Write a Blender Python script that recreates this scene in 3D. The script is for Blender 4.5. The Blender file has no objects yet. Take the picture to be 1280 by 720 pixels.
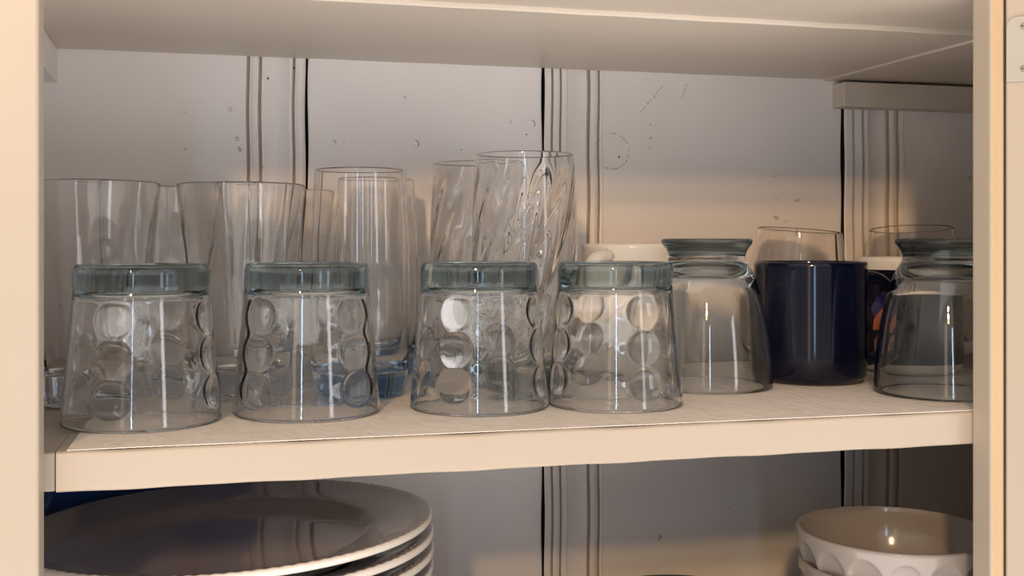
import bpy, bmesh, math, random
from mathutils import Vector, Matrix
random.seed(4)
PI = math.pi
COL = bpy.context.scene.collection
SC = bpy.context.scene
Z0 = 1.30                       # height of the glass shelf above the room floor
F_PX, H_CAM = 1400.0, 0.105
TH = math.atan(F_PX / 5350.0)
YF, YS, YB = 0.5967, 0.579, 0.9185      # shelf front, face-frame front, back boards
ZU, ZL = 0.2516, -0.2000                # underside of upper shelf, top of lower shelf (relative to Z0)

# ------------------------------------------------------------------ materials
def new_mat(name):
    m = bpy.data.materials.new(name); m.use_nodes = True
    nt = m.node_tree
    for n in list(nt.nodes):
        nt.nodes.remove(n)
    out = nt.nodes.new('ShaderNodeOutputMaterial')
    return m, nt, out

def paint(name, c1, c2, rough=0.45, scale=6.0, stretch=(1, 1, 0.25), bump=0.12, bscale=60.0, speck=None):
    m, nt, out = new_mat(name)
    N, L = nt.nodes, nt.links
    b = N.new('ShaderNodeBsdfPrincipled'); b.inputs['Roughness'].default_value = rough
    tc = N.new('ShaderNodeTexCoord'); mp = N.new('ShaderNodeMapping'); mp.inputs['Scale'].default_value = stretch
    L.new(tc.outputs['Object'], mp.inputs['Vector'])
    n1 = N.new('ShaderNodeTexNoise'); n1.inputs['Scale'].default_value = scale; n1.inputs['Detail'].default_value = 5
    L.new(mp.outputs['Vector'], n1.inputs['Vector'])
    r = N.new('ShaderNodeValToRGB')
    r.color_ramp.elements[0].position = 0.35; r.color_ramp.elements[0].color = (*c1, 1)
    r.color_ramp.elements[1].position = 0.65; r.color_ramp.elements[1].color = (*c2, 1)
    L.new(n1.outputs['Fac'], r.inputs['Fac'])
    col = r.outputs['Color']
    if speck:
        n3 = N.new('ShaderNodeTexNoise'); n3.inputs['Scale'].default_value = 55; n3.inputs['Detail'].default_value = 2
        L.new(tc.outputs['Object'], n3.inputs['Vector'])
        r3 = N.new('ShaderNodeValToRGB'); r3.color_ramp.elements[0].position = 0.745; r3.color_ramp.elements[1].position = 0.775
        L.new(n3.outputs['Fac'], r3.inputs['Fac'])
        mx = N.new('ShaderNodeMixRGB'); mx.inputs[2].default_value = (*speck, 1)
        L.new(r3.outputs['Color'], mx.inputs[0]); L.new(col, mx.inputs[1]); col = mx.outputs[0]
    L.new(col, b.inputs['Base Color'])
    n2 = N.new('ShaderNodeTexNoise'); n2.inputs['Scale'].default_value = bscale; n2.inputs['Detail'].default_value = 4
    L.new(mp.outputs['Vector'], n2.inputs['Vector'])
    bm = N.new('ShaderNodeBump'); bm.inputs['Strength'].default_value = bump; bm.inputs['Distance'].default_value = 0.002
    L.new(n2.outputs['Fac'], bm.inputs['Height']); L.new(bm.outputs['Normal'], b.inputs['Normal'])
    L.new(b.outputs['BSDF'], out.inputs['Surface'])
    return m

def plain(name, c, rough=0.4, metal=0.0, coat=0.0):
    m, nt, out = new_mat(name)
    b = nt.nodes.new('ShaderNodeBsdfPrincipled')
    n = nt.nodes.new('ShaderNodeTexNoise'); n.inputs['Scale'].default_value = 40
    r = nt.nodes.new('ShaderNodeValToRGB')
    r.color_ramp.elements[0].color = (c[0]*0.94, c[1]*0.94, c[2]*0.94, 1); r.color_ramp.elements[1].color = (*c, 1)
    nt.links.new(n.outputs['Fac'], r.inputs['Fac']); nt.links.new(r.outputs['Color'], b.inputs['Base Color'])
    b.inputs['Roughness'].default_value = rough; b.inputs['Metallic'].default_value = metal
    b.inputs['Coat Weight'].default_value = coat; b.inputs['Coat Roughness'].default_value = 0.05
    nt.links.new(b.outputs['BSDF'], out.inputs['Surface'])
    return m

def glass(name, c, thin=0.0, ior=1.5, haze=0.0, hazecol=(0.85, 0.83, 0.8)):
    """solid refracting glass, with a thin-walled share that lets light straight through"""
    m, nt, out = new_mat(name)
    N, L = nt.nodes, nt.links
    g = N.new('ShaderNodeBsdfGlass'); g.inputs['Color'].default_value = (*c, 1)
    g.inputs['Roughness'].default_value = 0.0; g.inputs['IOR'].default_value = ior
    last = g.outputs['BSDF']
    if thin > 0:
        t = N.new('ShaderNodeBsdfTransparent'); t.inputs['Color'].default_value = (*c, 1)
        gl = N.new('ShaderNodeBsdfGlossy'); gl.inputs['Roughness'].default_value = 0.0
        lw = N.new('ShaderNodeLayerWeight'); lw.inputs['Blend'].default_value = 0.5
        pw = N.new('ShaderNodeMath'); pw.operation = 'POWER'; pw.inputs[1].default_value = 5.0
        ma = N.new('ShaderNodeMath'); ma.operation = 'MULTIPLY_ADD'; ma.inputs[1].default_value = 0.6; ma.inputs[2].default_value = 0.03
        L.new(lw.outputs['Facing'], pw.inputs[0]); L.new(pw.outputs[0], ma.inputs[0])
        m1 = N.new('ShaderNodeMixShader'); L.new(ma.outputs[0], m1.inputs['Fac'])
        L.new(t.outputs['BSDF'], m1.inputs[1]); L.new(gl.outputs['BSDF'], m1.inputs[2])
        m2 = N.new('ShaderNodeMixShader'); m2.inputs['Fac'].default_value = thin
        L.new(last, m2.inputs[1]); L.new(m1.outputs['Shader'], m2.inputs[2]); last = m2.outputs['Shader']
    if haze > 0:
        d = N.new('ShaderNodeBsdfDiffuse'); d.inputs['Color'].default_value = (*hazecol, 1)
        n = N.new('ShaderNodeTexNoise'); n.inputs['Scale'].default_value = 25; n.inputs['Detail'].default_value = 6
        mr = N.new('ShaderNodeMapRange'); mr.inputs['From Min'].default_value = 0.3; mr.inputs['From Max'].default_value = 0.7
        mr.inputs['To Min'].default_value = haze * 0.5; mr.inputs['To Max'].default_value = haze * 1.5
        L.new(n.outputs['Fac'], mr.inputs['Value'])
        mx = N.new('ShaderNodeMixShader')
        L.new(mr.outputs['Result'], mx.inputs['Fac']); L.new(last, mx.inputs[1]); L.new(d.outputs['BSDF'], mx.inputs[2])
        last = mx.outputs['Shader']
    L.new(last, out.inputs['Surface'])
    return m

M = {}
M['boards'] = paint('painted_boards', (0.84, 0.80, 0.785), (0.90, 0.86, 0.85), 0.65, 5, (1, 1, 0.3), 0.25, 45, speck=(0.55, 0.49, 0.42))
M['frame'] = paint('cream_paint', (0.405, 0.35, 0.285), (0.44, 0.38, 0.31), 0.4, 7, (1, 1, 0.35), 0.12, 50)
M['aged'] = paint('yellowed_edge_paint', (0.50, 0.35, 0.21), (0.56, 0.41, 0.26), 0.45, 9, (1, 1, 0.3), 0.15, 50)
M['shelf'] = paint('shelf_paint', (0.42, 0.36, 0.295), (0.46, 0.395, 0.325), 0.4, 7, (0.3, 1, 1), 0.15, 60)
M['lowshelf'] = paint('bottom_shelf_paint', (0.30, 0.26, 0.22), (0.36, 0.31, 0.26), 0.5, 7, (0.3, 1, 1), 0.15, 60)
M['under'] = paint('underside_paint', (0.64, 0.56, 0.48), (0.70, 0.62, 0.535), 0.4, 6, (0.5, 1, 1), 0.1, 40)
M['cleat'] = paint('cleat_paint', (0.56, 0.49, 0.43), (0.64, 0.57, 0.50), 0.45, 20, (0.4, 1, 1), 0.2, 80, speck=(0.30, 0.22, 0.16))
M['wall'] = paint('room_plaster', (0.60, 0.55, 0.47), (0.64, 0.59, 0.51), 0.8, 3, (1, 1, 1), 0.05, 80)
M['liner'] = paint('liner_paper', (0.86, 0.80, 0.75), (0.91, 0.86, 0.81), 0.6, 60, (1, 0.45, 1), 1.0, 170)
M['gap'] = plain('dark_gap', (0.01, 0.009, 0.008), 0.9)
M['dent'] = plain('dent_shadow_paint', (0.42, 0.37, 0.32), 0.6)
M['groove'] = plain('groove_tone', (0.60, 0.515, 0.435), 0.8)  # tone for the groove faces, darker than the boards
M['rust'] = plain('rust_mark', (0.16, 0.08, 0.045), 0.7)
M['clear'] = glass('clear_glass', (1.0, 1.0, 1.0), 0.0)
M['foot'] = glass('greenish_foot_glass', (0.62, 0.69, 0.71), 0.0)
M['thin'] = glass('thin_clear_glass', (1, 1, 1), 0.0, 1.4)
M['palebase'] = glass('pale_blue_base_glass', (0.93, 0.96, 0.985), 0.0, 1.4)
M['twist'] = glass('twisted_clear_glass', (1, 1, 1), 0.0, 1.42)
M['bluebase'] = glass('blue_base_glass', (0.62, 0.76, 0.92), 0.0, 1.4)
M['smoky'] = glass('smoky_glass', (0.97, 0.975, 0.975), 0.0)
M['smokyfoot'] = glass('smoky_foot_glass', (0.55, 0.60, 0.61), 0.0)
M['wine'] = glass('wine_glass_crystal', (1, 0.995, 0.99), 0.0, 1.4)
M['navy'] = plain('navy_glaze', (0.0010, 0.0018, 0.015), 0.10, 0, 0.0)
M['white'] = plain('white_glaze', (0.90, 0.89, 0.87), 0.15, 0, 0.0)
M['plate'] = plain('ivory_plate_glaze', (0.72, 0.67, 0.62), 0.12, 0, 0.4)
M['plateface'] = plain('darker_plate_face', (0.36, 0.31, 0.31), 0.10, 0, 0.5)
M['bowl'] = plain('white_bowl_glaze', (0.33, 0.30, 0.285), 0.12, 0, 0.2)
M['print'] = plain('dark_purple_print', (0.008, 0.006, 0.025), 0.2)
M['violet'] = plain('violet_print', (0.06, 0.06, 0.25), 0.2)
M['orange'] = plain('orange_print', (0.60, 0.21, 0.11), 0.2)
M['blueglaze'] = plain('blue_glaze', (0.05, 0.15, 0.50), 0.15, 0, 0.4)
M['teal'] = plain('teal_glaze', (0.015, 0.05, 0.075), 0.15, 0, 0.4)
M['metal'] = plain('painted_steel', (0.40, 0.385, 0.34), 0.45, 0.0)
M['screw'] = plain('old_screw', (0.42, 0.38, 0.32), 0.4, 0.6)

# ------------------------------------------------------------------ helpers
def link(name, me, mat=None, parent=None, smooth=False, loc=None, rot=None):
    o = bpy.data.objects.new(name, me); COL.objects.link(o)
    if mat is not None:
        if not me.materials: me.materials.append(mat)
    if smooth:
        for p in me.polygons: p.use_smooth = True
    if parent is not None: o.parent = parent
    if loc is not None: o.location = loc
    if rot is not None: o.rotation_euler = rot
    return o

def from_bm(bm, name):
    me = bpy.data.meshes.new(name); bm.normal_update(); bm.to_mesh(me); bm.free(); return me

def empty(name, loc, rot=(0, 0, 0)):
    o = bpy.data.objects.new(name, None); COL.objects.link(o)
    o.empty_display_size = 0.02; o.location = loc; o.rotation_euler = rot
    return o

def tag(o, label=None, cat=None, group=None, kind=None):
    if label: o['label'] = label
    if cat: o['category'] = cat
    if group: o['group'] = group
    if kind: o['kind'] = kind
    return o

def dup(root):
    r = root.copy(); COL.objects.link(r)
    for ch in root.children:
        c = ch.copy(); COL.objects.link(c); c.parent = r
        for g in ch.children:
            d = g.copy(); COL.objects.link(d); d.parent = c
    return r

def box_bm(x0, x1, y0, y1, z0, z1, bev=0.0, seg=2, bm=None):
    own = bm is None
    t = bmesh.new()
    vs = [t.verts.new((x, y, z)) for x in (x0, x1) for y in (y0, y1) for z in (z0, z1)]
    for f in ((0, 1, 3, 2), (4, 6, 7, 5), (0, 4, 5, 1), (2, 3, 7, 6), (0, 2, 6, 4), (1, 5, 7, 3)):
        t.faces.new([vs[i] for i in f])
    if bev > 0:
        bmesh.ops.bevel(t, geom=t.edges[:], offset=bev, segments=seg, profile=0.5, affect='EDGES')
    if own:
        bmesh.ops.recalc_face_normals(t, faces=t.faces[:])
        return t
    me = bpy.data.meshes.new('tmp'); t.to_mesh(me); t.free(); bm.from_mesh(me); bpy.data.meshes.remove(me)
    return bm

def finish(bm):
    bmesh.ops.recalc_face_normals(bm, faces=bm.faces[:]); return bm

def rings_mesh(rings, n, closed_start=True, closed_end=True, rf=None):
    """lathe: rings = [(r, z)], with a pole vertex when r==0; rf(theta, r, z, i) may return (r, z)"""
    bm = bmesh.new(); prev = None; rows = []
    for i, (r, z) in enumerate(rings):
        if r <= 1e-7:
            rows.append([bm.verts.new((0, 0, z))])
        else:
            row = []
            for k in range(n):
                a = 2 * PI * k / n
                rr, zz = rf(a, r, z, i) if rf else (r, z)
                row.append(bm.verts.new((rr * math.cos(a), rr * math.sin(a), zz)))
            rows.append(row)
    for a, b in zip(rows[:-1], rows[1:]):
        if len(a) == 1 and len(b) == 1: continue
        for k in range(n):
            k2 = (k + 1) % n
            if len(a) == 1: bm.faces.new((a[0], b[k2], b[k]))
            elif len(b) == 1: bm.faces.new((a[k], a[k2], b[0]))
            else: bm.faces.new((a[k], a[k2], b[k2], b[k]))
    return bm

def smooth_prof(pts, sub=6):
    """Catmull-Rom through the profile points"""
    out = []
    P = [pts[0]] + list(pts) + [pts[-1]]
    for i in range(1, len(P) - 2):
        p0, p1, p2, p3 = P[i-1], P[i], P[i+1], P[i+2]
        for s in range(sub):
            t = s / sub
            q = []
            for d in (0, 1):
                q.append(0.5 * (2*p1[d] + (p2[d]-p0[d])*t + (2*p0[d]-5*p1[d]+4*p2[d]-p3[d])*t*t + (3*p1[d]-p0[d]-3*p2[d]+p3[d])*t**3))
            out.append((max(q[0], 0.0), q[1]))
    out.append(pts[-1])
    return out

def lin(p, q, n):
    return [(p[0] + (q[0]-p[0])*i/n, p[1] + (q[1]-p[1])*i/n) for i in range(n)]

def split_part(bm, test):
    """take the faces that satisfy test out of bm into a new bmesh"""
    b2 = bm.copy()
    bm.faces.ensure_lookup_table(); b2.faces.ensure_lookup_table()
    k1 = [f for f in bm.faces if test(f)]; k2 = [f for f in b2.faces if not test(f)]
    bmesh.ops.delete(bm, geom=k1, context='FACES'); bmesh.ops.delete(b2, geom=k2, context='FACES')
    return b2

def sweep(path, rx, ry, n=16, up=Vector((0, 1, 0))):
    """elliptic tube along a path in a plane whose normal is up; rx in-plane radius, ry along up (lists or numbers)"""
    bm = bmesh.new(); rows = []
    for i, p in enumerate(path):
        p = Vector(p); a = Vector(path[max(i-1, 0)]); b = Vector(path[min(i+1, len(path)-1)])
        t = (b - a).normalized(); s = t.cross(up).normalized()
        r1 = rx[i] if isinstance(rx, list) else rx; r2 = ry[i] if isinstance(ry, list) else ry
        rows.append([bm.verts.new(p + s * (r1 * math.cos(2*PI*k/n)) + up * (r2 * math.sin(2*PI*k/n))) for k in range(n)])
    for a, b in zip(rows[:-1], rows[1:]):
        for k in range(n):
            bm.faces.new((a[k], a[(k+1) % n], b[(k+1) % n], b[k]))
    bm.faces.new(rows[0][::-1]); bm.faces.new(rows[-1])
    return finish(bm)

def disc_bm(bm, x, y, z, r, depth, n=16, sx=1.0):
    """low round pimple facing -y"""
    c = bm.verts.new((x, y - depth, z))
    rows = []
    for rr, d in ((r * 0.6, depth * 0.8), (r, 0.0)):
        rows.append([bm.verts.new((x + sx*rr*math.cos(2*PI*k/n), y - d, z + rr*math.sin(2*PI*k/n))) for k in range(n)])
    for k in range(n):
        bm.faces.new((c, rows[0][k], rows[0][(k+1) % n]))
        bm.faces.new((rows[0][k], rows[1][k], rows[1][(k+1) % n], rows[0][(k+1) % n]))

def px_back(u, y=YB):
    """x on the back boards for a horizontal position in the photograph"""
    r = (u - 640) / F_PX
    dx, dy = math.sin(TH) + r*math.cos(TH), math.cos(TH) - r*math.sin(TH)
    return dx / dy * y
def pz_back(u, v, y=YB):
    r = (u - 640) / F_PX
    dy = math.cos(TH) - r*math.sin(TH)
    return H_CAM + (300 - v) / F_PX * y / dy

# ------------------------------------------------------------------ back wall of moulded boards
def board(bm, prof, z0, z1):
    """prof = [(x, depth)], extruded along z; front at YB + depth"""
    nz = 40
    cols = []
    ph = random.uniform(0, 9)
    for x, d in prof:
        cols.append([bm.verts.new((x + 0.0004*math.sin(11*z0 + j*0.9 + ph), YB + d, z0 + (z1 - z0) * j / nz)) for j in range(nz + 1)])
    for (a, b), (p, q) in zip(zip(cols[:-1], cols[1:]), zip(prof[:-1], prof[1:])):
        in_groove = max(p[1], q[1]) > 0.0012 and abs(q[0] - p[0]) < 0.0013 and not (min(p[1], q[1]) > 0.0016 and abs(p[1] - q[1]) > 1e-5)
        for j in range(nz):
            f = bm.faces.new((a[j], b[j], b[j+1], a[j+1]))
            if in_groove: f.material_index = 1
    # returns into the wall at both ends
    for x, c in ((prof[0][0], cols[0]), (prof[-1][0], cols[-1])):
        bk = [bm.verts.new((x, YB + 0.02, v.co.z)) for v in c]
        for j in range(nz):
            bm.faces.new((c[j], c[j+1], bk[j+1], bk[j])).material_index = 2

def groove(u, w=2.2, d=0.0028):
    w *= 0.95
    return [(px_back(u - w), 0.0), (px_back(u - w*0.35), d), (px_back(u + w*0.35), d), (px_back(u + w), 0.0)]
def cove(u0, u1, d, n=8, step=0.0):
    out = []
    for i in range(n + 1):
        t = i / n
        out.append((px_back(u0 + (u1 - u0)*t), step + d*math.sin(PI*t)))
    return out
def flat(u, d=0.0): return [(px_back(u), d)]

ZB, ZT = ZL - 0.03, ZU + 0.04
wb = bmesh.new()
board(wb, [(-0.16, 0.0)] + groove(310) + cove(313.5, 321.5, -0.0012, 6) + groove(325) + [(px_back(329), 0.0)] + cove(331, 362, 0.0035) +
      groove(367, 2.0) + cove(370, 379, -0.0010, 5) + flat(381.8, 0.002), ZB, ZT)
board(wb, flat(385.2, 0.001) + flat(387) + flat(675.5) + flat(677.6, 0.0015), ZB, ZT)
board(wb, flat(681.0, 0.001) + flat(683) + groove(690, 1.8) + cove(692.5, 698, -0.0008, 5) + groove(700.5, 1.5) + flat(708.5) + flat(709.5, 0.0022) +
      cove(710, 734, 0.0016, 8, 0.0018) + groove(736, 1.5) + cove(738, 746, -0.0012, 5) + groove(748, 1.6) + flat(752, -0.0006) + flat(754.5) + flat(1050.5) + flat(1052.2, 0.0015), ZB, ZT)
board(wb, flat(1056.2, 0.001) + flat(1058) + groove(1067, 1.6, 0.0022) + groove(1079, 1.6) + flat(1085.0) + flat(1086.2, 0.0025) + cove(1087, 1107, 0.0016, 8, 0.0018) +
      groove(1110, 1.6) + cove(1112.5, 1119.5, -0.001, 5) + groove(1122, 1.8) + flat(1129, -0.0006) + flat(1130) + [(0.74, 0.0)], ZB, ZT)
finish(wb)
for v in wb.verts: v.co.z += Z0
wall_back = link('wall_back', from_bm(wb, 'wall_back'), M['boards'])
wall_back.data.materials.append(M['groove']); wall_back.data.materials.append(M['gap'])
tag(wall_back, kind='structure')
# dark backing behind the open joints
bk = link('backing_panel', from_bm(box_bm(-0.2, 0.78, YB + 0.022, YB + 0.035, Z0 + ZB, Z0 + ZT), 'backing_panel'), M['gap'], wall_back)
# filled nail holes, paint ring and scrapes on the boards
def mark_bm(u, v, r, d=0.0006, sx=1.0):
    b = bmesh.new(); disc_bm(b, px_back(u), YB + 0.0002, Z0 + pz_back(u, v), r, d, 14, sx); return finish(b)
for u, v, r in ((295, 174, 0.0021), (417, 178, 0.0020), (519, 180, 0.0033), (664, 155, 0.0036), (287, 137, 0.0018), (505, 122, 0.0016)):
    link('nail_hole', from_bm(mark_bm(u, v, r, 0.0011), 'nail_hole'), M['boards'], wall_back, smooth=True)
    b = bmesh.new()
    for k in range(7):
        a0 = -0.6 + k * 0.35
        x = px_back(u) + r * math.cos(a0) * 0.9; z = Z0 + pz_back(u, v) + r * math.sin(a0) * 0.9
        disc_bm(b, x, YB - 0.0003, z, r * 0.16, 0.0006, 8)
    link('hole_edge', from_bm(finish(b), 'hole_edge'), M['dent'], wall_back)
for u, v, r in ((335, 98, 0.0010), (367.5, 85, 0.0011), (774, 196, 0.0014), (812, 185, 0.0008), (813, 156, 0.0008), (430, 177, 0.0006), (970, 248, 0.0008), (232, 186, 0.0009), (658, 168, 0.0010), (577, 187, 0.0008)):
    link('paint_chip', from_bm(mark_bm(u, v, r, 0.0005, 0.7), 'paint_chip'), M['rust'], wall_back)
b = bmesh.new()
cx, cz, R = px_back(765), pz_back(765, 189), 0.0155
for k in range(90):
    if random.random() < 0.35: continue
    a = 2*PI*k/90
    disc_bm(b, cx + R*math.cos(a) + random.uniform(-.0003, .0003), YB + 0.0002, Z0 + cz + R*math.sin(a), random.uniform(0.0003, 0.0008), 0.0007, 6)
link('paint_ring', from_bm(finish(b), 'paint_ring'), M['dent'], wall_back)
b = bmesh.new()
for (u0, v0, u1, v1, n) in ((801, 140, 829, 107, 26), (852, 122, 858, 106, 10), (966, 221, 977, 217, 7)):
    for k in range(n):
        t = k / (n - 1); wv = math.sin(PI*t) * 4
        u = u0 + (u1-u0)*t + random.uniform(-1, 1)*wv*0.5; v = v0 + (v1-v0)*t + random.uniform(-1, 1)*wv*0.4
        disc_bm(b, px_back(u), YB + 0.0003, Z0 + pz_back(u, v), random.uniform(0.0005, 0.0013), 0.0005, 6, 0.6)
link('paint_scrape', from_bm(finish(b), 'paint_scrape'), M['dent'], wall_back)

# side walls, face frame, room wall
tag(link('wall_left', from_bm(box_bm(-0.155, -0.136, YF - 0.002, YB + 0.04, Z0 + ZB, Z0 + ZT), 'wall_left'), M['boards']), kind='structure')
tag(link('wall_right', from_bm(box_bm(0.735, 0.755, YF - 0.002, YB + 0.04, Z0 + ZB, Z0 + ZT), 'wall_right'), M['boards']), kind='structure')
def stile(name, x0, x1):
    b = box_bm(x0, x1, YS, YF - 0.0003, Z0 + ZB - 0.2, Z0 + ZT + 0.25, 0.0016, 3)
    return tag(link(name, from_bm(b, name), M['frame'], smooth=False), kind='structure')
XL, XR = -0.0838, 0.4492
stile('trim_1', -0.200, XL)
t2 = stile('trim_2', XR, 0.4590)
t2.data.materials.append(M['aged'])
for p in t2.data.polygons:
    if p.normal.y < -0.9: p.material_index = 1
# closes the gap behind the open door
tag(link('trim_3', from_bm(box_bm(0.4592, 0.80, YS + 0.006, YF, Z0 + ZB - 0.2, Z0 + ZT + 0.25, 0.001), 'trim_3'), M['frame']), kind='structure')
wf = bmesh.new()
zl, zh = Z0 + ZB - 0.19, Z0 + ZT + 0.24
for a in ((-1.8, -0.201, 0.0, 2.5), (0.801, 2.4, 0.0, 2.5), (-0.201, 0.801, 0.0, zl), (-0.201, 0.801, zh, 2.5)):
    box_bm(a[0], a[1], YS + 0.008, YS + 0.04, a[2], a[3], bm=wf)
tag(link('wall_front', from_bm(finish(wf), 'wall_front'), M['wall']), kind='structure')

# ------------------------------------------------------------------ shelves
def uneven(bm, amp=0.0004, zlo=None):
    for v in bm.verts:
        v.co.z += amp * (math.sin(v.co.x * 71 + 1.3) + 0.6 * math.sin(v.co.x * 143 + v.co.y*50)) * 0.5
def plank(x0, x1, y0, y1, z0, z1, bev, amp=0.0004):
    b = bmesh.new(); nx = 90
    prof = []                                   # rounded rectangle in (y, z)
    for cy, cz, a0 in ((y0 + bev, z0 + bev, PI), (y1 - bev, z0 + bev, 1.5*PI), (y1 - bev, z1 - bev, 0), (y0 + bev, z1 - bev, 0.5*PI)):
        for k in range(5):
            a = a0 + k / 4 * PI/2
            prof.append((cy + bev*math.cos(a), cz + bev*math.sin(a)))
    rows = []
    for i in range(nx + 1):
        x = x0 + (x1-x0)*i/nx
        rows.append([b.verts.new((x, y, z + Z0)) for y, z in prof])
    n = len(prof)
    for r, s in zip(rows[:-1], rows[1:]):
        for k in range(n): b.faces.new((r[k], s[k], s[(k+1) % n], r[(k+1) % n]))
    b.faces.new(rows[0]); b.faces.new(rows[-1][::-1])
    uneven(b, amp)
    return finish(b)
sh = link('cupboard_shelf', from_bm(plank(-0.0785, XR + 0.08, YF + 0.0002, YB - 0.0005, -0.0212, -0.0008, 0.0018), 'cupboard_shelf'), M['shelf'])
tag(sh, 'cream painted middle shelf with a bare front edge, carrying the drinking glasses', 'shelf', 'cupboard shelves')
# side pieces that close the shelf against the walls
tag(link('trim_4', from_bm(box_bm(-0.1355, -0.0790, YF + 0.0012, YB - 0.001, Z0 - 0.0205, Z0 - 0.0010, 0.001), 'trim_4'), M['shelf']), kind='structure')
tag(link('trim_5', from_bm(box_bm(XR + 0.081, 0.7345, YF + 0.002, YB - 0.001, Z0 - 0.0205, Z0 - 0.0010, 0.001), 'trim_5'), M['shelf']), kind='structure')
# upper shelf of three boards
up = empty('cupboard_shelf', (0.2, YF, Z0 + ZU))
tag(up, 'top shelf seen from below, its underside made of several painted boards', 'shelf', 'cupboard shelves')
def up_part(name, bm, m):
    for v in bm.verts: v.co -= Vector((0.2, YF, Z0 + ZU))
    return link(name, from_bm(bm, name), m, up)
up_part('front_board', plank(-0.1355, 0.734, YF + 0.0002, 0.6925, ZU + 0.0030, ZU + 0.024, 0.0015, 0.0002), M['under'])
up_part('rear_board', plank(-0.1355, 0.5345, 0.6930, YB - 0.0005, ZU, ZU + 0.024, 0.0008, 0.0002), M['under'])
rb = plank(0.5350, 0.734, 0.7000, YB - 0.0005, ZU - 0.0016, ZU + 0.02, 0.0008, 0.0002)
up_part('end_board', rb, M['under'])
# lower shelf
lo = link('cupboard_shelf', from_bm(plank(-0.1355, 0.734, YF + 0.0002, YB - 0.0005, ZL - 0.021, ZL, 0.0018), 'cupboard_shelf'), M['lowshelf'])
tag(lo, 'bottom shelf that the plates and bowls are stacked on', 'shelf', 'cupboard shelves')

# cleats under the top shelf
b = box_bm(0.5434, 0.7345, 0.8981, YB - 0.0002, Z0 + 0.2252, Z0 + ZU - 0.0040, 0.0012, 2)
tag(link('shelf_cleat', from_bm(b, 'shelf_cleat'), M['cleat']), 'horizontal wooden batten under the top shelf at the right end of the back wall', 'batten', 'battens under the top shelf')
b = box_bm(-0.1355, -0.1110, YF + 0.05, YB - 0.0002, Z0 + 0.2255, Z0 + ZU - 0.0005, 0.001, 2)
for v in b.verts:
    if v.co.x > -0.12: v.co.x -= 0.0085 * max(0.0, (v.co.y - 0.7978) / 0.12)
tag(link('shelf_cleat', from_bm(b, 'shelf_cleat'), M['boards']), 'wooden batten under the top shelf on the left side wall, partly behind the frame', 'batten', 'battens under the top shelf')

# shelf liner with a pinked front edge
b = bmesh.new()
nx = 300; x0, x1 = -0.0735, 0.60; rows = []
yl = [0, 0.0015, 0.02, 0.06, 0.12, 0.2, 0.30]
for i in range(nx + 1):
    x = x0 + (x1 - x0)*i/nx
    e = 0.0004 if i % 2 else -0.0004
    curl = 0.0016 * math.exp(-((x + 0.045)/0.03)**2)
    row = []
    for j, y in enumerate(yl):
        yy = YF + 0.0012 + y + (e + 0.0006*math.sin(x*9) + curl*0.4 if j < 2 else 0)
        row.append((x, yy))
    rows.append(([b.verts.new((p[0], p[1], Z0 - 0.0004)) for p in row], [b.verts.new((p[0], p[1], Z0 - 0.00002)) for p in row]))
m_ = len(yl)
for (a0, a1), (b0, b1) in zip(rows[:-1], rows[1:]):
    for j in range(m_ - 1):
        b.faces.new((a1[j], b1[j], b1[j+1], a1[j+1])); b.faces.new((a0[j], a0[j+1], b0[j+1], b0[j]))
    b.faces.new((a0[0], b0[0], b1[0], a1[0])); b.faces.new((a0[-1], a1[-1], b1[-1], b0[-1]))
for r0, r1 in (rows[0], rows[-1]):
    for j in range(m_ - 1): b.faces.new((r0[j], r1[j], r1[j+1], r0[j+1]))
tag(link('shelf_liner', from_bm(finish(b), 'shelf_liner'), M['liner']), 'off-white embossed shelf paper with a pinked edge lying under the glasses', 'shelf liner')

# ------------------------------------------------------------------ door with hinge at the right
ang = math.radians(135)            # opening angle
hx, hy = 0.4600, YS + 0.0005
dirv = Vector((-math.cos(ang), -math.sin(ang), 0)).normalized()      # from the hinge towards the free edge
nrm = Vector((dirv.y, -dirv.x, 0))                                    # inner face normal (towards the opening)
if nrm.x > 0: nrm = -nrm
def dframe(bm):
    for v in bm.verts:
        p = Vector((hx, hy, 0)) + dirv * v.co.x - nrm * v.co.y; v.co = Vector((p.x, p.y, v.co.z))
    return finish(bm)
dr = link('door_1', from_bm(dframe(box_bm(0.0, 0.30, 0.0, 0.019, Z0 + ZB - 0.15, Z0 + ZT + 0.2, 0.0012, 2)), 'door_1'), M['frame'])
tag(dr, 'open cream cupboard door edge at the right border of the photo', None, None, 'structure')
# hinge leaf: rounded plate
b = bmesh.new()
zb, zt, wd, rc = Z0 + pz_back(1270, 97, 0.56), Z0 + pz_back(1270, 14, 0.56), 0.050, 0.006
outl = []
for cx_, cz_, a0 in ((rc, zb + 0.0005, PI), (wd - rc, zb + rc, 1.5*PI), (wd - rc, zt - rc, 0), (rc, zt - rc, 0.5*PI)):
    for k in range(7):
        a = a0 + k/6*PI/2
        r_ = 0.0005 if cz_ < zb + 0.001 else rc
        outl.append((cx_ + (rc if r_ == rc else rc)*math.cos(a), cz_ + r_*math.sin(a)))
lo_, hi_ = [b.verts.new((x, -0.0001, z)) for x, z in outl], [b.verts.new((x, -0.0016, z)) for x, z in outl]
b.faces.new(lo_[::-1]); b.faces.new(hi_)
for k in range(len(outl)): b.faces.new((lo_[k], lo_[(k+1) % len(outl)], hi_[(k+1) % len(outl)], hi_[k]))
for v in b.verts: v.co.x += 0.0008
hg = link('hinge', from_bm(dframe(b), 'hinge'), M['metal'], dr); hg['label'] = 'flat painted steel hinge leaf'
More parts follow.
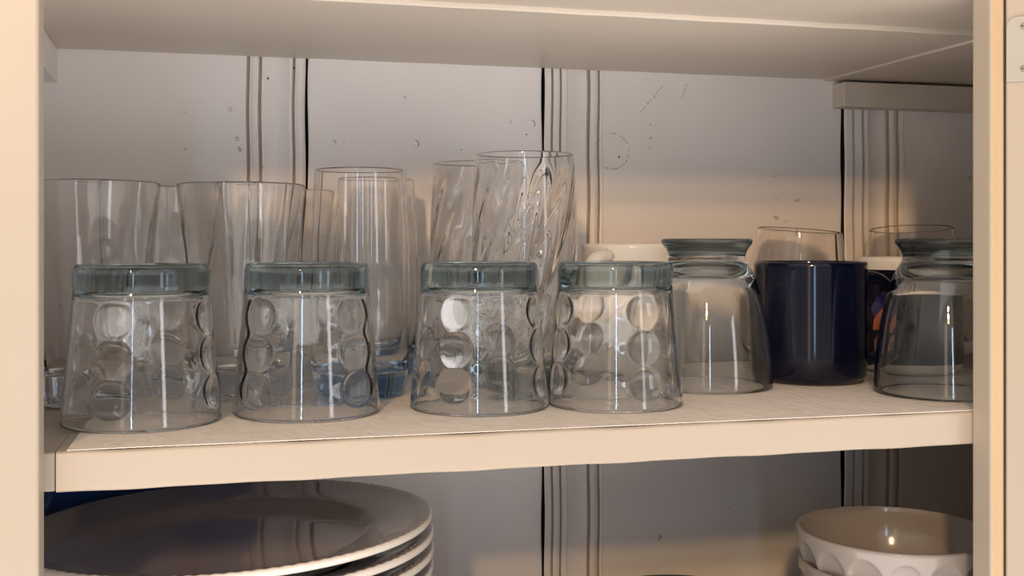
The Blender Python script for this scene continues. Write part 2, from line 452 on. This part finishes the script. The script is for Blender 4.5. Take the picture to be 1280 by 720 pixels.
for zz in (zt - 0.006, zb + 0.0075):
    s = bmesh.new()
    for k in range(2):
        pass
    n = 18; c = s.verts.new((0.0105, -0.0026, zz)); ring = [s.verts.new((0.0105 + 0.0021*math.cos(2*PI*k/n), -0.0017, zz + 0.0021*math.sin(2*PI*k/n))) for k in range(n)]
    ring2 = [s.verts.new((0.0105 + 0.0014*math.cos(2*PI*k/n), -0.0025, zz + 0.0014*math.sin(2*PI*k/n))) for k in range(n)]
    for k in range(n):
        s.faces.new((c, ring2[k], ring2[(k+1) % n])); s.faces.new((ring2[k], ring[k], ring[(k+1) % n], ring2[(k+1) % n]))
    sc = link('screw', from_bm(dframe(s), 'screw'), M['screw'], hg)
    sl = box_bm(0.0090, 0.0120, -0.0029, -0.0024, zz - 0.0004, zz + 0.0004)
    link('screw_slot', from_bm(dframe(sl), 'screw_slot'), M['rust'], hg)

# ------------------------------------------------------------------ thumbprint tumblers, upside down
def tumbler_mesh():
    N = 240
    outer = [(0.0436, 0.0004), (0.0441, 0.0007), (0.0444, 0.0014)] + lin((0.0444, 0.0022), (0.0376, 0.0752), 24) + \
            [(0.0375, 0.0757), (0.0372, 0.0764), (0.0372, 0.0770), (0.0375, 0.0780), (0.0376, 0.0795)] + \
            [(0.0376, 0.082), (0.0375, 0.0860), (0.0372, 0.0882), (0.0365, 0.0900), (0.0352, 0.0910), (0.0335, 0.0910), (0.0315, 0.0900), (0.029, 0.0886), (0.022, 0.0880), (0.010, 0.0878), (0.0, 0.0877)]
    inner = [(0.0431, 0.0004), (0.0425, 0.0010)] + lin((0.0423, 0.0025), (0.0357, 0.0700), 84) + \
            [(0.0356, 0.0705), (0.0351, 0.0722), (0.0341, 0.0736), (0.032, 0.0745), (0.026, 0.0750), (0.017, 0.0755), (0.008, 0.0758), (0.0, 0.0759)]
    cz = (0.0172, 0.0390, 0.0606); rad = 0.0110; ncol = 4
    def rf(a, r, z, i):
        if z < 0.002 or z > 0.0735 or r < 0.034: return r, z
        best = 0.0
        for c in range(ncol):
            da = (a - 2*PI*c/ncol + PI) % (2*PI) - PI
            for q in cz:
                s2 = ((r*da)**2 + (z-q)**2) / rad**2
                if s2 < 1: best = max(best, 0.0019*(1 - s2)**0.75)
        # soft pillars of thicker glass between the columns
        dc = min(abs((a - 2*PI*c/ncol + PI) % (2*PI) - PI) for c in range(ncol)) * r        # arc distance to the nearest column
        edge = 0.0105 + 0.0022*math.cos((z - 0.0172)/0.0217*2*PI)
        fade = max(0.0, min(1.0, (z - 0.007)/0.006)) * max(0.0, min(1.0, (0.0725 - z)/0.004))
        if dc > edge: best = max(best, 0.00035*fade*min(1.0, (dc - edge)/0.004)**0.6)
        best *= min(1.0, fade + 0.25)
        return r - best, z
    o = rings_mesh(outer, N); i_ = rings_mesh(inner, N, rf=rf)
    foot = split_part(o, lambda f: f.calc_center_median().z > 0.0765)
    # inner wall joins the body (normals point into the cavity)
    for f in i_.faces: f.normal_flip()
    me = bpy.data.meshes.new('t'); i_.to_mesh(me); o.from_mesh(me); bpy.data.meshes.remove(me); i_.free()
    # bridge the lip: last outer ring 0 and inner ring 0
    lip_o = [v for v in o.verts if abs(v.co.z - 0.0004) < 2e-5 and abs(math.hypot(v.co.x, v.co.y) - 0.0436) < 2e-5]
    lip_i = [v for v in o.verts if abs(v.co.z - 0.0004) < 2e-5 and abs(math.hypot(v.co.x, v.co.y) - 0.0431) < 2e-5]
    key = lambda v: math.atan2(v.co.y, v.co.x)
    lip_o.sort(key=key); lip_i.sort(key=key)
    for k in range(len(lip_o)):
        k2 = (k+1) % len(lip_o)
        o.faces.new((lip_i[k], lip_i[k2], lip_o[k2], lip_o[k]))
    return o, foot
tb, tf = tumbler_mesh()
t0 = empty('drinking_glass', (0, 0, 0))
link('body', from_bm(tb, 'tumbler_body'), M['clear'], t0, True)
fo = link('foot', from_bm(tf, 'tumbler_foot'), M['foot'], t0, True); fo['label'] = 'thick greenish base disc'
spots = [(-0.0430, 0.6825, 70, 1.01, 'upside-down thumbprint tumbler at the left end of the front row, beside the frame'),
         (0.0522, 0.6931, 40, 1.0, 'upside-down thumbprint tumbler standing before the tall clear glass with blue base'),
         (0.1587, 0.6880, 55, 0.985, 'upside-down thumbprint tumbler standing before the twist-patterned tall glass'),
         (0.2458, 0.6785, 8, 0.98, 'upside-down thumbprint tumbler standing before the white mug, beside a smooth footed glass')]
for k, (x, y, az, s, lab) in enumerate(spots):
    o = t0 if k == 0 else dup(t0)
    o.location = (x, y, Z0); o.rotation_euler = (0, 0, math.radians(az - 90)); o.scale = (s, s, 1.0)
    tag(o, lab, 'glass', 'thumbprint tumblers in the front row')

# ------------------------------------------------------------------ generic closed lathe glass split in body + second part
def closed_lathe(outer, inner, N=128, rf_in=None, rf_out=None):
    """outer from the lip to the base centre, inner from the base centre to the lip -> closed skin"""
    k = len(outer)
    def rf(a, r, z, i):
        if i >= k: return rf_in(a, r, z) if rf_in else (r, z)
        return rf_out(a, r, z) if rf_out else (r, z)
    b = rings_mesh(outer + inner, N, rf=rf)
    bmesh.ops.remove_doubles(b, verts=b.verts[:], dist=1e-7)
    # close between last inner ring (lip) and first outer ring
    loops = [e for e in b.edges if e.is_boundary]
    if loops: bmesh.ops.bridge_loops(b, edges=loops)
    return finish(b)

# footed barrel glasses, upside down
outer = smooth_prof([(0.0462, 0.0006), (0.0466, 0.0025), (0.0456, 0.020), (0.0437, 0.036), (0.0412, 0.052), (0.0378, 0.067), (0.0338, 0.079), (0.0298, 0.0872), (0.0277, 0.0915), (0.0274, 0.0942), (0.0290, 0.0985), (0.0318, 0.1022), (0.0324, 0.1040), (0.0318, 0.1054), (0.030, 0.1060)], 5)
outer += [(0.026, 0.1056), (0.016, 0.1049), (0.008, 0.1046), (0.0, 0.1045)]
inner = [(0.0, 0.0868), (0.008, 0.0865), (0.016, 0.0853)] + smooth_prof([(0.022, 0.0835), (0.0275, 0.079), (0.0315, 0.0735), (0.0352, 0.066), (0.0388, 0.052), (0.0414, 0.036), (0.0434, 0.020), (0.0446, 0.003), (0.0455, 0.0006)], 5)
gb = closed_lathe(outer, inner)
gf = split_part(gb, lambda f: f.calc_center_median().z > 0.0935)
c0 = empty('drinking_glass', (0, 0, 0))
link('body', from_bm(gb, 'footed_body'), M['smoky'], c0, True)
fo = link('foot', from_bm(gf, 'footed_foot'), M['smokyfoot'], c0, True); fo['label'] = 'flared dark grey foot'
for k, (x, y, lab) in enumerate([(0.3392, 0.7434, 'upside-down smooth barrel glass with flared foot, standing left of the navy mug'),
                                 (0.4810, 0.6675, 'upside-down smooth barrel glass with flared foot, cut by the right frame')]):
    o = c0 if k == 0 else dup(c0)
    o.location = (x, y, Z0)
    tag(o, lab, 'glass', 'upside-down footed barrel glasses')

# ------------------------------------------------------------------ tall glasses with blue bases
def tall(name_mesh, lip, wall, outer_pts, floor_z, inner_pts, split_z, mats, rf_in=None, N=128):
    o_ = [(lip - wall*0.5, outer_pts[0][1] + 0.0006)] + smooth_prof(outer_pts, 6)
    rb_ = o_[-1][0]; zb_ = o_[-1][1]
    o_ += [(rb_*0.93, zb_*0.4), (rb_*0.86, 0.0002), (rb_*0.6, 0.0008), (rb_*0.3, 0.0012), (0, 0.0014)]
    ri = inner_pts[0][0]
    i_ = [(0, floor_z - 0.0004), (ri*0.4, floor_z - 0.0003)] + smooth_prof(inner_pts, 8)
    b = closed_lathe(o_, i_, N, rf_in)
    base = split_part(b, lambda f: f.calc_center_median().z < split_z)
    root = empty('drinking_glass', (0, 0, 0))
    link('body', from_bm(b, name_mesh), mats[0], root, True)
    bb = link('base', from_bm(base, name_mesh + '_base'), mats[1], root, True); bb['label'] = 'thick tinted glass base'
    return root
# smooth tall tumbler
T0 = tall('tall_smooth', 0.0306, 0.0016,
          [(0.0306, 0.1520), (0.0310, 0.148), (0.0322, 0.125), (0.0334, 0.10), (0.0340, 0.075), (0.0338, 0.05), (0.0330, 0.028), (0.0318, 0.012), (0.0305, 0.004), (0.029, 0.001)],
          0.0165, [(0.020, 0.0166), (0.0265, 0.0185), (0.0300, 0.026), (0.0318, 0.042), (0.0324, 0.065), (0.0319, 0.10), (0.0307, 0.125), (0.0296, 0.147), (0.0292, 0.1518)],
          0.0150, (M['thin'], M['bluebase']))
for k, (x, y, lab) in enumerate([(0.0926, 0.7602, 'tall smooth tapered glass with blue base, in front of its twin'),
                                 (0.1175, 0.872, 'tall smooth glass almost hidden behind its nearer twin, by the back wall')]):
    o = T0 if k == 0 else dup(T0)
    o.location = (x, y, Z0); tag(o, lab, 'glass', 'tall smooth glasses with blue bases')
# flared pint glasses with panelled inside
def panel(a, r, z):
    if z < 0.012 or z > 0.132: return r, z
    k = min(1.0, (z - 0.012)/0.01) * min(1.0, max(0.0, (0.132 - z)/0.07))
    n = 12; t = (a*n/(2*PI)) % 1.0 - 0.5
    c = math.cos(PI/n) / math.cos(t*2*PI/n)
    return r * (1 - k*(1 - c)*0.6), z
P0 = tall('flared_pint', 0.0420, 0.0018,
          [(0.0420, 0.1418), (0.0422, 0.139), (0.0404, 0.120), (0.0386, 0.10), (0.0365, 0.075), (0.0345, 0.05), (0.0326, 0.026), (0.0316, 0.012), (0.0312, 0.004), (0.030, 0.001)],
          0.0190, [(0.018, 0.0190), (0.0245, 0.0200), (0.0275, 0.026), (0.0300, 0.045), (0.0326, 0.070), (0.0352, 0.10), (0.0378, 0.120), (0.0402, 0.138), (0.0406, 0.1415)],
          0.0145, (M['thin'], M['palebase']), panel, 160)
for k, (x, y, rz, lab) in enumerate([(-0.0790, 0.768, 0.1, 'tall flared panelled glass at the far left, partly behind the frame'),
                                     (0.0148, 0.7755, 0.35, 'tall flared panelled glass between the two left tumblers, in the second row'),
                                     (-0.0415, 0.8465, 0.2, 'tall flared glass at the back, seen only between the two nearer flared glasses'),
                                     (0.0415, 0.868, 0.5, 'tall flared glass at the back, its rim left of the tall smooth glass')]):
    o = P0 if k == 0 else dup(P0)
    o.location = (x, y, Z0); o.rotation_euler = (0, 0, rz)
    s = 0.985 if k > 1 else 1.0
    o.scale = (s, s, 1.0)
    tag(o, lab, 'glass', 'tall flared glasses at the left')
# twisted optic tall glasses
def twist(a, r, z):
    if z < 0.014 or z > 0.158: return r, z
    k = min(1.0, (z - 0.014)/0.012) * min(1.0, (0.158 - z)/0.02)
    n = 11
    s1 = 1 - abs(math.sin(0.5*n*(a - 13.0*z)))
    return r - k*0.0021*s1, z
def tw_out():
    return [(0.0352, 0.1660), (0.0356, 0.162), (0.0372, 0.130), (0.0378, 0.10), (0.0376, 0.075), (0.0366, 0.05), (0.0348, 0.028), (0.0330, 0.012), (0.0318, 0.004), (0.0305, 0.001)]
W0 = tall('twisted_tall', 0.0352, 0.0016, tw_out(),
          0.0170, [(0.020, 0.0171), (0.0270, 0.0195), (0.0312, 0.029), (0.0340, 0.050), (0.0354, 0.075), (0.0358, 0.10), (0.0353, 0.130), (0.0341, 0.161), (0.0338, 0.1658)],
          0.0150, (M['twist'], M['foot']), twist, 200)
for k, (x, y, rz, lab) in enumerate([(0.2125, 0.776, 0.0, 'tallest glass with a twisted leaf-like pattern, standing nearer the front'),
                                     (0.2010, 0.878, 0.5, 'tall twist-patterned glass against the back wall, left of and behind the nearer twisted glass')]):
    o = W0 if k == 0 else dup(W0)
    o.location = (x, y, Z0); o.rotation_euler = (0, 0, rz)
    tag(o, lab, 'glass', 'tall twist-patterned glasses')

# stemless wine glasses
outer = [(0.0345, 0.1150)] + smooth_prof([(0.0352, 0.1144), (0.0365, 0.108), (0.0400, 0.088), (0.0428, 0.066), (0.0438, 0.046), (0.0418, 0.027), (0.0360, 0.013), (0.0280, 0.0045), (0.021, 0.001)], 6) + [(0.017, 0.0002), (0.008, 0.0012), (0.0, 0.0016)]
inner = [(0.0, 0.0058), (0.010, 0.0060)] + smooth_prof([(0.020, 0.0072), (0.0285, 0.0095), (0.0352, 0.016), (0.0405, 0.0285), (0.0425, 0.046), (0.0416, 0.066), (0.0388, 0.088), (0.0353, 0.108), (0.0340, 0.1148)], 6)
wm = from_bm(closed_lathe(outer, inner), 'stemless_wine_glass')
for (x, y, rx, ry, s, lab) in ((0.4698, 0.862, 4.5, 2.2, 0.985, 'stemless wine glass behind the navy mug, against the back wall'),
                               (0.5985, 0.872, 4.0, -4.8, 1.0, 'stemless wine glass behind the printed mug, below the wall batten'),
                               (0.6880, 0.862, 2.0, 1.0, 0.985, 'stemless wine glass at the far right, only its rim edge showing by the frame')):
    o = link('wine_glass', wm, None, None, True, (x, y, Z0 + 0.0008), (math.radians(rx), math.radians(ry), 0))
    if not wm.materials: wm.materials.append(M['wine'])
    o.scale = (s, s, s)
    tag(o, lab, 'glass', 'stemless wine glasses at the back')

# ------------------------------------------------------------------ mugs
def mug_body(R, H, t=0.0036):
    outer = [(R - t*0.5, H), (R - t*0.2, H - 0.0003), (R - 0.0001, H - 0.0012), (R + 0.0002, H - 0.003)] + lin((R, H - 0.006), (R, 0.009), 10) + \
            [(R - 0.0004, 0.006), (R - 0.0018, 0.003), (R - 0.0042, 0.001), (R - 0.0065, 0.0002), (R - 0.009, 0.0002), (R - 0.011, 0.0016), (0, 0.002)]
    inner = [(0, 0.0065), (R - 0.016, 0.0065), (R - 0.009, 0.0085), (R - t - 0.0012, 0.015), (R - t, 0.022)] + lin((R - t, 0.03), (R - t, H - 0.003), 6) + [(R - t + 0.0004, H - 0.0012), (R - t*0.8, H - 0.0003)]
    return closed_lathe(outer, inner, 128)
def mug_handle(R, zt, zb, ext, rx=0.0042, ry=0.0062):
    pts = []
    zc, hh = (zt + zb)/2, (zt - zb)/2
    n = 28
    for k in range(n + 1):
        a = PI/2 - PI*k/n
        ca, sa = math.cos(a), math.sin(a)
        ex = math.copysign(abs(ca)**0.55, ca); sz = math.copysign(abs(sa)**0.75, sa)
        pts.append((R - 0.003 + (ext + 0.003)*ex, 0, zc + hh*sz))
    rxs = [rx*(1.35 - 0.35*min(1, min(k, n-k)/5)) for k in range(n + 1)]
    rys = [ry*(1.25 - 0.25*min(1, min(k, n-k)/5)) for k in range(n + 1)]
    return sweep(pts, rxs, rys, 18)
def mug(loc, R, H, m, hrot, zt, zb, ext, label):
    t = empty('coffee_mug', loc, (0, 0, hrot))
    link('body', from_bm(mug_body(R, H), 'mug_body'), m, t, True)
    link('handle', from_bm(mug_handle(R, zt, zb, ext), 'mug_handle'), m, t, True)
    return tag(t, label, 'mug')
mug((0.4291, 0.7563, Z0), 0.0414, 0.0890, M['navy'], math.radians(-4), 0.0765, 0.0150, 0.0275, 'glossy navy blue mug with its handle to the right, upright on the shelf')
mug((0.3270, 0.8600, Z0), 0.0415, 0.1020, M['white'], math.radians(-141), 0.0925, 0.025, 0.028, 'plain white mug behind the rightmost tumbler, handle towards the front')
pm = mug((0.5420, 0.7960, Z0), 0.0415, 0.0912, M['white'], math.radians(-10), 0.076, 0.018, 0.028, 'white-rimmed mug with dark purple and orange print, between navy mug and barrel glass')
def wrap(R, pts, name, m):
    """patch on the mug wall; pts = outline in (angle, z), fan-filled on a fine grid"""
    b = bmesh.new(); rows = []
    us = [p[0] for p in pts]; n = 24
    def zr(u):
        zs = []
        for (u0, z0), (u1, z1) in zip(pts, pts[1:] + pts[:1]):
            if (u0 - u)*(u1 - u) <= 0 and abs(u1 - u0) > 1e-9: zs.append(z0 + (z1 - z0)*(u - u0)/(u1 - u0))
        return (min(zs), max(zs)) if zs else (pts[0][1], pts[0][1])
    umin, umax = min(us), max(us)
    for i in range(n + 1):
        u = umin + (umax - umin)*(0.001 + 0.998*i/n); lo, hi = zr(u)
        rows.append([b.verts.new((R*math.cos(u), R*math.sin(u), lo + (hi - lo)*j/4)) for j in range(5)])
    for r, s in zip(rows[:-1], rows[1:]):
        for j in range(4): b.faces.new((r[j], s[j], s[j+1], r[j+1]))
    return link(name, from_bm(finish(b), name), m, pm, True)
# the dark printed band runs round the wall
bnd = rings_mesh(lin((0.0417, 0.0085), (0.0417, 0.0815), 6) + [(0.0417, 0.0815)], 96)
pb = link('printed_band', from_bm(finish(bnd), 'printed_band'), M['print'], pm, True); pb['label'] = 'dark purple printed band'
a_ = math.radians(-168 + 10)
def P_(deg, z): return (a_ + math.radians(deg), z)
wrap(0.0419, [P_(-2, 0.050), P_(6, 0.060), P_(16, 0.066), P_(28, 0.068), P_(38, 0.060), P_(28, 0.057), P_(14, 0.052), P_(4, 0.044)], 'violet_patch', M['violet'])['label'] = 'violet printed shape'
wrap(0.0421, [P_(2, 0.034), P_(3, 0.042), P_(12, 0.050), P_(22, 0.056), P_(34, 0.059), P_(30, 0.046), P_(22, 0.042), P_(12, 0.034)], 'orange_patch', M['orange'])['label'] = 'orange printed shape'
wrap(0.0421, [P_(4, 0.016), P_(3, 0.026), P_(10, 0.031), P_(20, 0.033), P_(26, 0.026), P_(24, 0.014), P_(14, 0.011)], 'orange_patch', M['orange'])
wrap(0.0423, [P_(8, 0.022), P_(12, 0.027), P_(17, 0.027), P_(20, 0.022), P_(17, 0.017), P_(12, 0.017)], 'dark_ring', M['print'])

# ------------------------------------------------------------------ plates
def plate_mesh(R):
    N = 220
    outer = [(R - 0.0012, 0.0243), (R - 0.0003, 0.0239), (R, 0.0228), (R - 0.0002, 0.0208), (R - 0.0008, 0.0198), (R - 0.0024, 0.0192), (R*0.88, 0.0165), (R*0.76, 0.0128), (R*0.70, 0.0085), (R*0.665, 0.0035), (R*0.64, 0.0008), (R*0.62, 0.0), (R*0.59, 0.0002), (R*0.57, 0.0022), (R*0.3, 0.0026), (0, 0.0026)]
    inner = [(0, 0.0068), (R*0.3, 0.0068), (R*0.55, 0.0070), (R*0.62, 0.0082), (R*0.675, 0.0115), (R*0.715, 0.0152), (R*0.75, 0.0170), (R*0.84, 0.0196), (R*0.90, 0.0214), (R*0.935, 0.0224), (R*0.95, 0.0229), (R*0.965, 0.0236), (R*0.98, 0.0240)]
    def rin(a, r, z):
        if R*0.93 < r < R*0.985:
            return r, z + 0.0007*abs(math.sin(a*55))
        return r, z
    def rout(a, r, z):
        if r > R*0.985 and z > 0.0235: return r, z + 0.0004*abs(math.sin(a*55))
        return r, z
    return closed_lathe(outer, inner, N, rin, rout)
pb_ = plate_mesh(0.1330)
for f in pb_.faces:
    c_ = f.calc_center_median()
    f.material_index = 1 if f.normal.z > 0.25 and math.hypot(c_.x, c_.y) < 0.133*0.992 and c_.z > 0.005 else 0  # upward faces of the plate take a darker colour than its edge
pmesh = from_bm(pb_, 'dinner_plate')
pitch = 0.0107
NP = 10
for k in range(NP):
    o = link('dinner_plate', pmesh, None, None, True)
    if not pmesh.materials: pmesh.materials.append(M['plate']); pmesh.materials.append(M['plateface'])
    zb = ZL + 0.0004 + (NP - 1 - k)*pitch
    q = (NP - 1 - k)/(NP - 1); dx_, dy_ = ((0, 0), (0.0008, -0.001), (0.0012, 0.0), (0.0010, 0.001))[k] if k < 4 else (0, 0)
    o.location = (0.0065 + dx_, 0.7550 + dy_, Z0 + zb + 0.0012*q); o.rotation_euler = (math.radians(-1.26*q), math.radians(-1.26*q), 0)
    lab = ('dinner plate with darker top face and beaded ivory edge, topmost of the stack', 'dinner plate with darker top face and ivory edge directly under the topmost plate of the stack',
           'third dinner plate with darker top face and ivory edge from the top of the stack', 'fourth dinner plate with darker top face and ivory edge from the top, at the bottom photo edge')
    tag(o, lab[k] if k < 4 else '%s dinner plate with darker top face and ivory edge from the top, low in the stack' % ('fifth', 'sixth', 'seventh', 'eighth', 'ninth', 'tenth')[k - 4], 'plate', 'stacked dinner plates')

# ------------------------------------------------------------------ bowls with thumbed facets
def bowl_mesh(R, H):
    outer = [(R - 0.0018, H), (R - 0.0005, H - 0.0003), (R, H - 0.0014)] + \
            smooth_prof([(R - 0.0002, H - 0.003), (R*0.985, H*0.80), (R*0.955, H*0.64), (R*0.90, H*0.47), (R*0.81, H*0.30), (R*0.69, H*0.17), (R*0.58, H*0.095), (R*0.535, H*0.06)], 12) + \
            [(R*0.53, H*0.05), (R*0.53, 0.0006), (R*0.52, 0.0), (R*0.47, 0.0), (R*0.46, 0.0015), (0, 0.002)]
    inner = [(0, 0.0065), (R*0.25, 0.0068)] + smooth_prof([(R*0.45, 0.0085), (R*0.62, H*0.19), (R*0.75, H*0.31), (R*0.84, H*0.47), (R*0.90, H*0.64), (R*0.93, H*0.80), (R*0.945, H - 0.0025)], 6) + [(R*0.953, H - 0.0008), (R - 0.0032, H - 0.0001)]
    n = 16
    def rout(a, r, z):
        t = z/H
        if t < 0.06 or t > 0.90: return r, z
        da = ((a*n/(2*PI)) % 1.0) - 0.5
        hw = 0.46
        top = 0.88; cz = 0.62
        if t > cz: s2 = (da/hw)**2 + ((t - cz)/(top - cz))**2
        else: s2 = (da/hw)**2
        d = 0.0030*max(0.0, 1 - s2)**0.55 if s2 < 1 else 0.0
        d *= min(1.0, (t - 0.06)/0.2)
        return r - d, z
    return closed_lathe(outer, inner, 16*18, None, rout)
bmesh_ = from_bm(bowl_mesh(0.0672, 0.0600), 'cereal_bowl')
for (x, y, zb, rz, lab) in ((0.4544, 0.6845, ZL + 0.0450, 0.1, 'glossy pale grey bowl with thumb-shaped facets, topmost of the bowl stack'),
                            (0.4556, 0.6835, ZL + 0.0227, 0.25, 'pale grey faceted bowl under the topmost bowl, only its rim showing'),
                            (0.4546, 0.6840, ZL + 0.0004, 0.4, 'lowest pale grey faceted bowl of the stack, below the part in view')):
    o = link('cereal_bowl', bmesh_, None, None, True, (x, y, Z0 + zb), (0, 0, rz))
    if not bmesh_.materials: bmesh_.materials.append(M['bowl'])
    tag(o, lab, 'bowl', 'stacked pale grey bowls')

# blue ware at the back of the bottom shelf
def tray(R):
    outer = [(R - 0.0015, 0.018), (R, 0.0172), (R, 0.0155), (R*0.9, 0.012), (R*0.72, 0.007), (R*0.66, 0.0005), (R*0.62, 0.0), (R*0.58, 0.002), (0, 0.002)]
    inner = [(0, 0.006), (R*0.6, 0.0062), (R*0.7, 0.010), (R*0.8, 0.0140), (R*0.92, 0.0168), (R*0.98, 0.018)]
    return closed_lathe(outer, inner, 96)
tr = link('serving_tray', from_bm(tray(0.085), 'serving_tray'), M['blueglaze'], None, True, (-0.0455, 0.912, Z0 + ZL + 0.0850), (math.radians(84), 0, 0))
tag(tr, 'dark blue platter standing upright behind the plate stack, at the left', 'platter')
def dish_mesh():
    R = 0.070
    outer = [(R - 0.001, 0.050), (R, 0.049), (R*0.985, 0.043), (R*0.93, 0.026), (R*0.80, 0.009), (R*0.6, 0.0005), (R*0.55, 0), (R*0.5, 0.001), (0, 0.0015)]
    inner = [(0, 0.005), (R*0.6, 0.006), (R*0.79, 0.014), (R*0.905, 0.029), (R*0.955, 0.044), (R*0.965, 0.0498)]
    return closed_lathe(outer, inner, 96)
ds = link('mixing_bowl', from_bm(dish_mesh(), 'mixing_bowl'), M['teal'], None, True, (0.3130, 0.728, Z0 + ZL + 0.0004))
tag(ds, 'dark teal bowl on the bottom shelf, only its back rim in view', 'bowl')

# ------------------------------------------------------------------ light
w = bpy.data.worlds.new('room_light'); SC.world = w; w.use_nodes = True
nt = w.node_tree
for n in list(nt.nodes): nt.nodes.remove(n)
wo = nt.nodes.new('ShaderNodeOutputWorld'); bg = nt.nodes.new('ShaderNodeBackground')
tc = nt.nodes.new('ShaderNodeTexCoord'); sx = nt.nodes.new('ShaderNodeSeparateXYZ'); mr = nt.nodes.new('ShaderNodeMapRange')
mr.inputs['From Min'].default_value = -1; mr.inputs['From Max'].default_value = 1
rp = nt.nodes.new('ShaderNodeValToRGB'); e = rp.color_ramp.elements
e[0].position = 0.03; e[0].color = (0.40, 0.33, 0.28, 1); e[1].position = 0.95; e[1].color = (0.36, 0.33, 0.30, 1)
for p_, c_ in ((0.13, (1.75, 1.60, 1.46)), (0.385, (1.75, 1.66, 1.57)), (0.435, (0.30, 0.28, 0.26)), (0.48, (0.24, 0.225, 0.21)), (0.57, (0.24, 0.225, 0.21)), (0.63, (0.55, 0.52, 0.49))):
    q = e.new(p_); q.color = (*c_, 1)
nt.links.new(tc.outputs['Generated'], sx.inputs['Vector']); nt.links.new(sx.outputs['Z'], mr.inputs['Value'])
nt.links.new(mr.outputs['Result'], rp.inputs['Fac']); nt.links.new(rp.outputs['Color'], bg.inputs['Color'])
bg.inputs['Strength'].default_value = 1.62
nt.links.new(bg.outputs['Background'], wo.inputs['Surface'])

def area(name, loc, target, sx_, sy_, power, color):
    l = bpy.data.lights.new(name, 'AREA'); l.shape = 'RECTANGLE'; l.size = sx_; l.size_y = sy_; l.energy = power; l.color = color
    o = bpy.data.objects.new(name, l); COL.objects.link(o); o.location = loc
    o.rotation_euler = (Vector(target) - Vector(loc)).to_track_quat('-Z', 'Y').to_euler()
    return o
def az_pos(az, dist, dz, origin=(0.25, YF, Z0 + 0.1)):
    a = math.radians(az)
    return (origin[0] + dist*math.sin(a), origin[1] - dist*math.cos(a), origin[2] + dz)
tgt = (0.25, YF, Z0 + 0.1)
for dz_, pw_ in ((0.87, 44), (0.73, 44)):
    ll = bpy.data.lights.new('lamp_bulb', 'POINT'); ll.energy = pw_; ll.color = (1.0, 0.62, 0.30); ll.shadow_soft_size = 0.05
    lo_ = bpy.data.objects.new('lamp_bulb', ll); COL.objects.link(lo_); lo_.location = az_pos(-24, 2.1, dz_)
area('window_light', az_pos(-18, 2.6, 0.15), tgt, 0.07, 1.0, 3.6, (0.50, 0.72, 1.0))
area('doorway_light', az_pos(-30, 2.8, 0.1), tgt, 0.25, 1.5, 1.6, (1.0, 0.84, 0.66))

area('right_fill_light', az_pos(31, 2.4, -0.10), tgt, 0.22, 1.5, 5.5, (0.96, 0.95, 1.0))  # added fill from the right, brightens the left part of the back wall

# ------------------------------------------------------------------ camera
cam = bpy.data.cameras.new('camera'); co = bpy.data.objects.new('camera', cam); COL.objects.link(co)
co.location = (0, 0, Z0 + H_CAM); co.rotation_euler = (PI/2, 0, -TH)
cam.sensor_width = 36.0; cam.lens = F_PX * 36.0 / 1280.0; cam.shift_y = -60.0 / 1280.0
cam.clip_start = 0.02; cam.clip_end = 50
SC.camera = co
SC.view_settings.view_transform = 'Standard'; SC.view_settings.look = 'None'
SC.view_settings.exposure = 0.0; SC.view_settings.gamma = 1.0; SC.view_settings.use_curve_mapping = False
cy = SC.cycles
cy.max_bounces = 24; cy.transmission_bounces = 24; cy.glossy_bounces = 8; cy.diffuse_bounces = 5; cy.transparent_max_bounces = 16
cy.caustics_refractive = True; cy.caustics_reflective = False; cy.blur_glossy = 0.6; cy.sample_clamp_indirect = 30.0
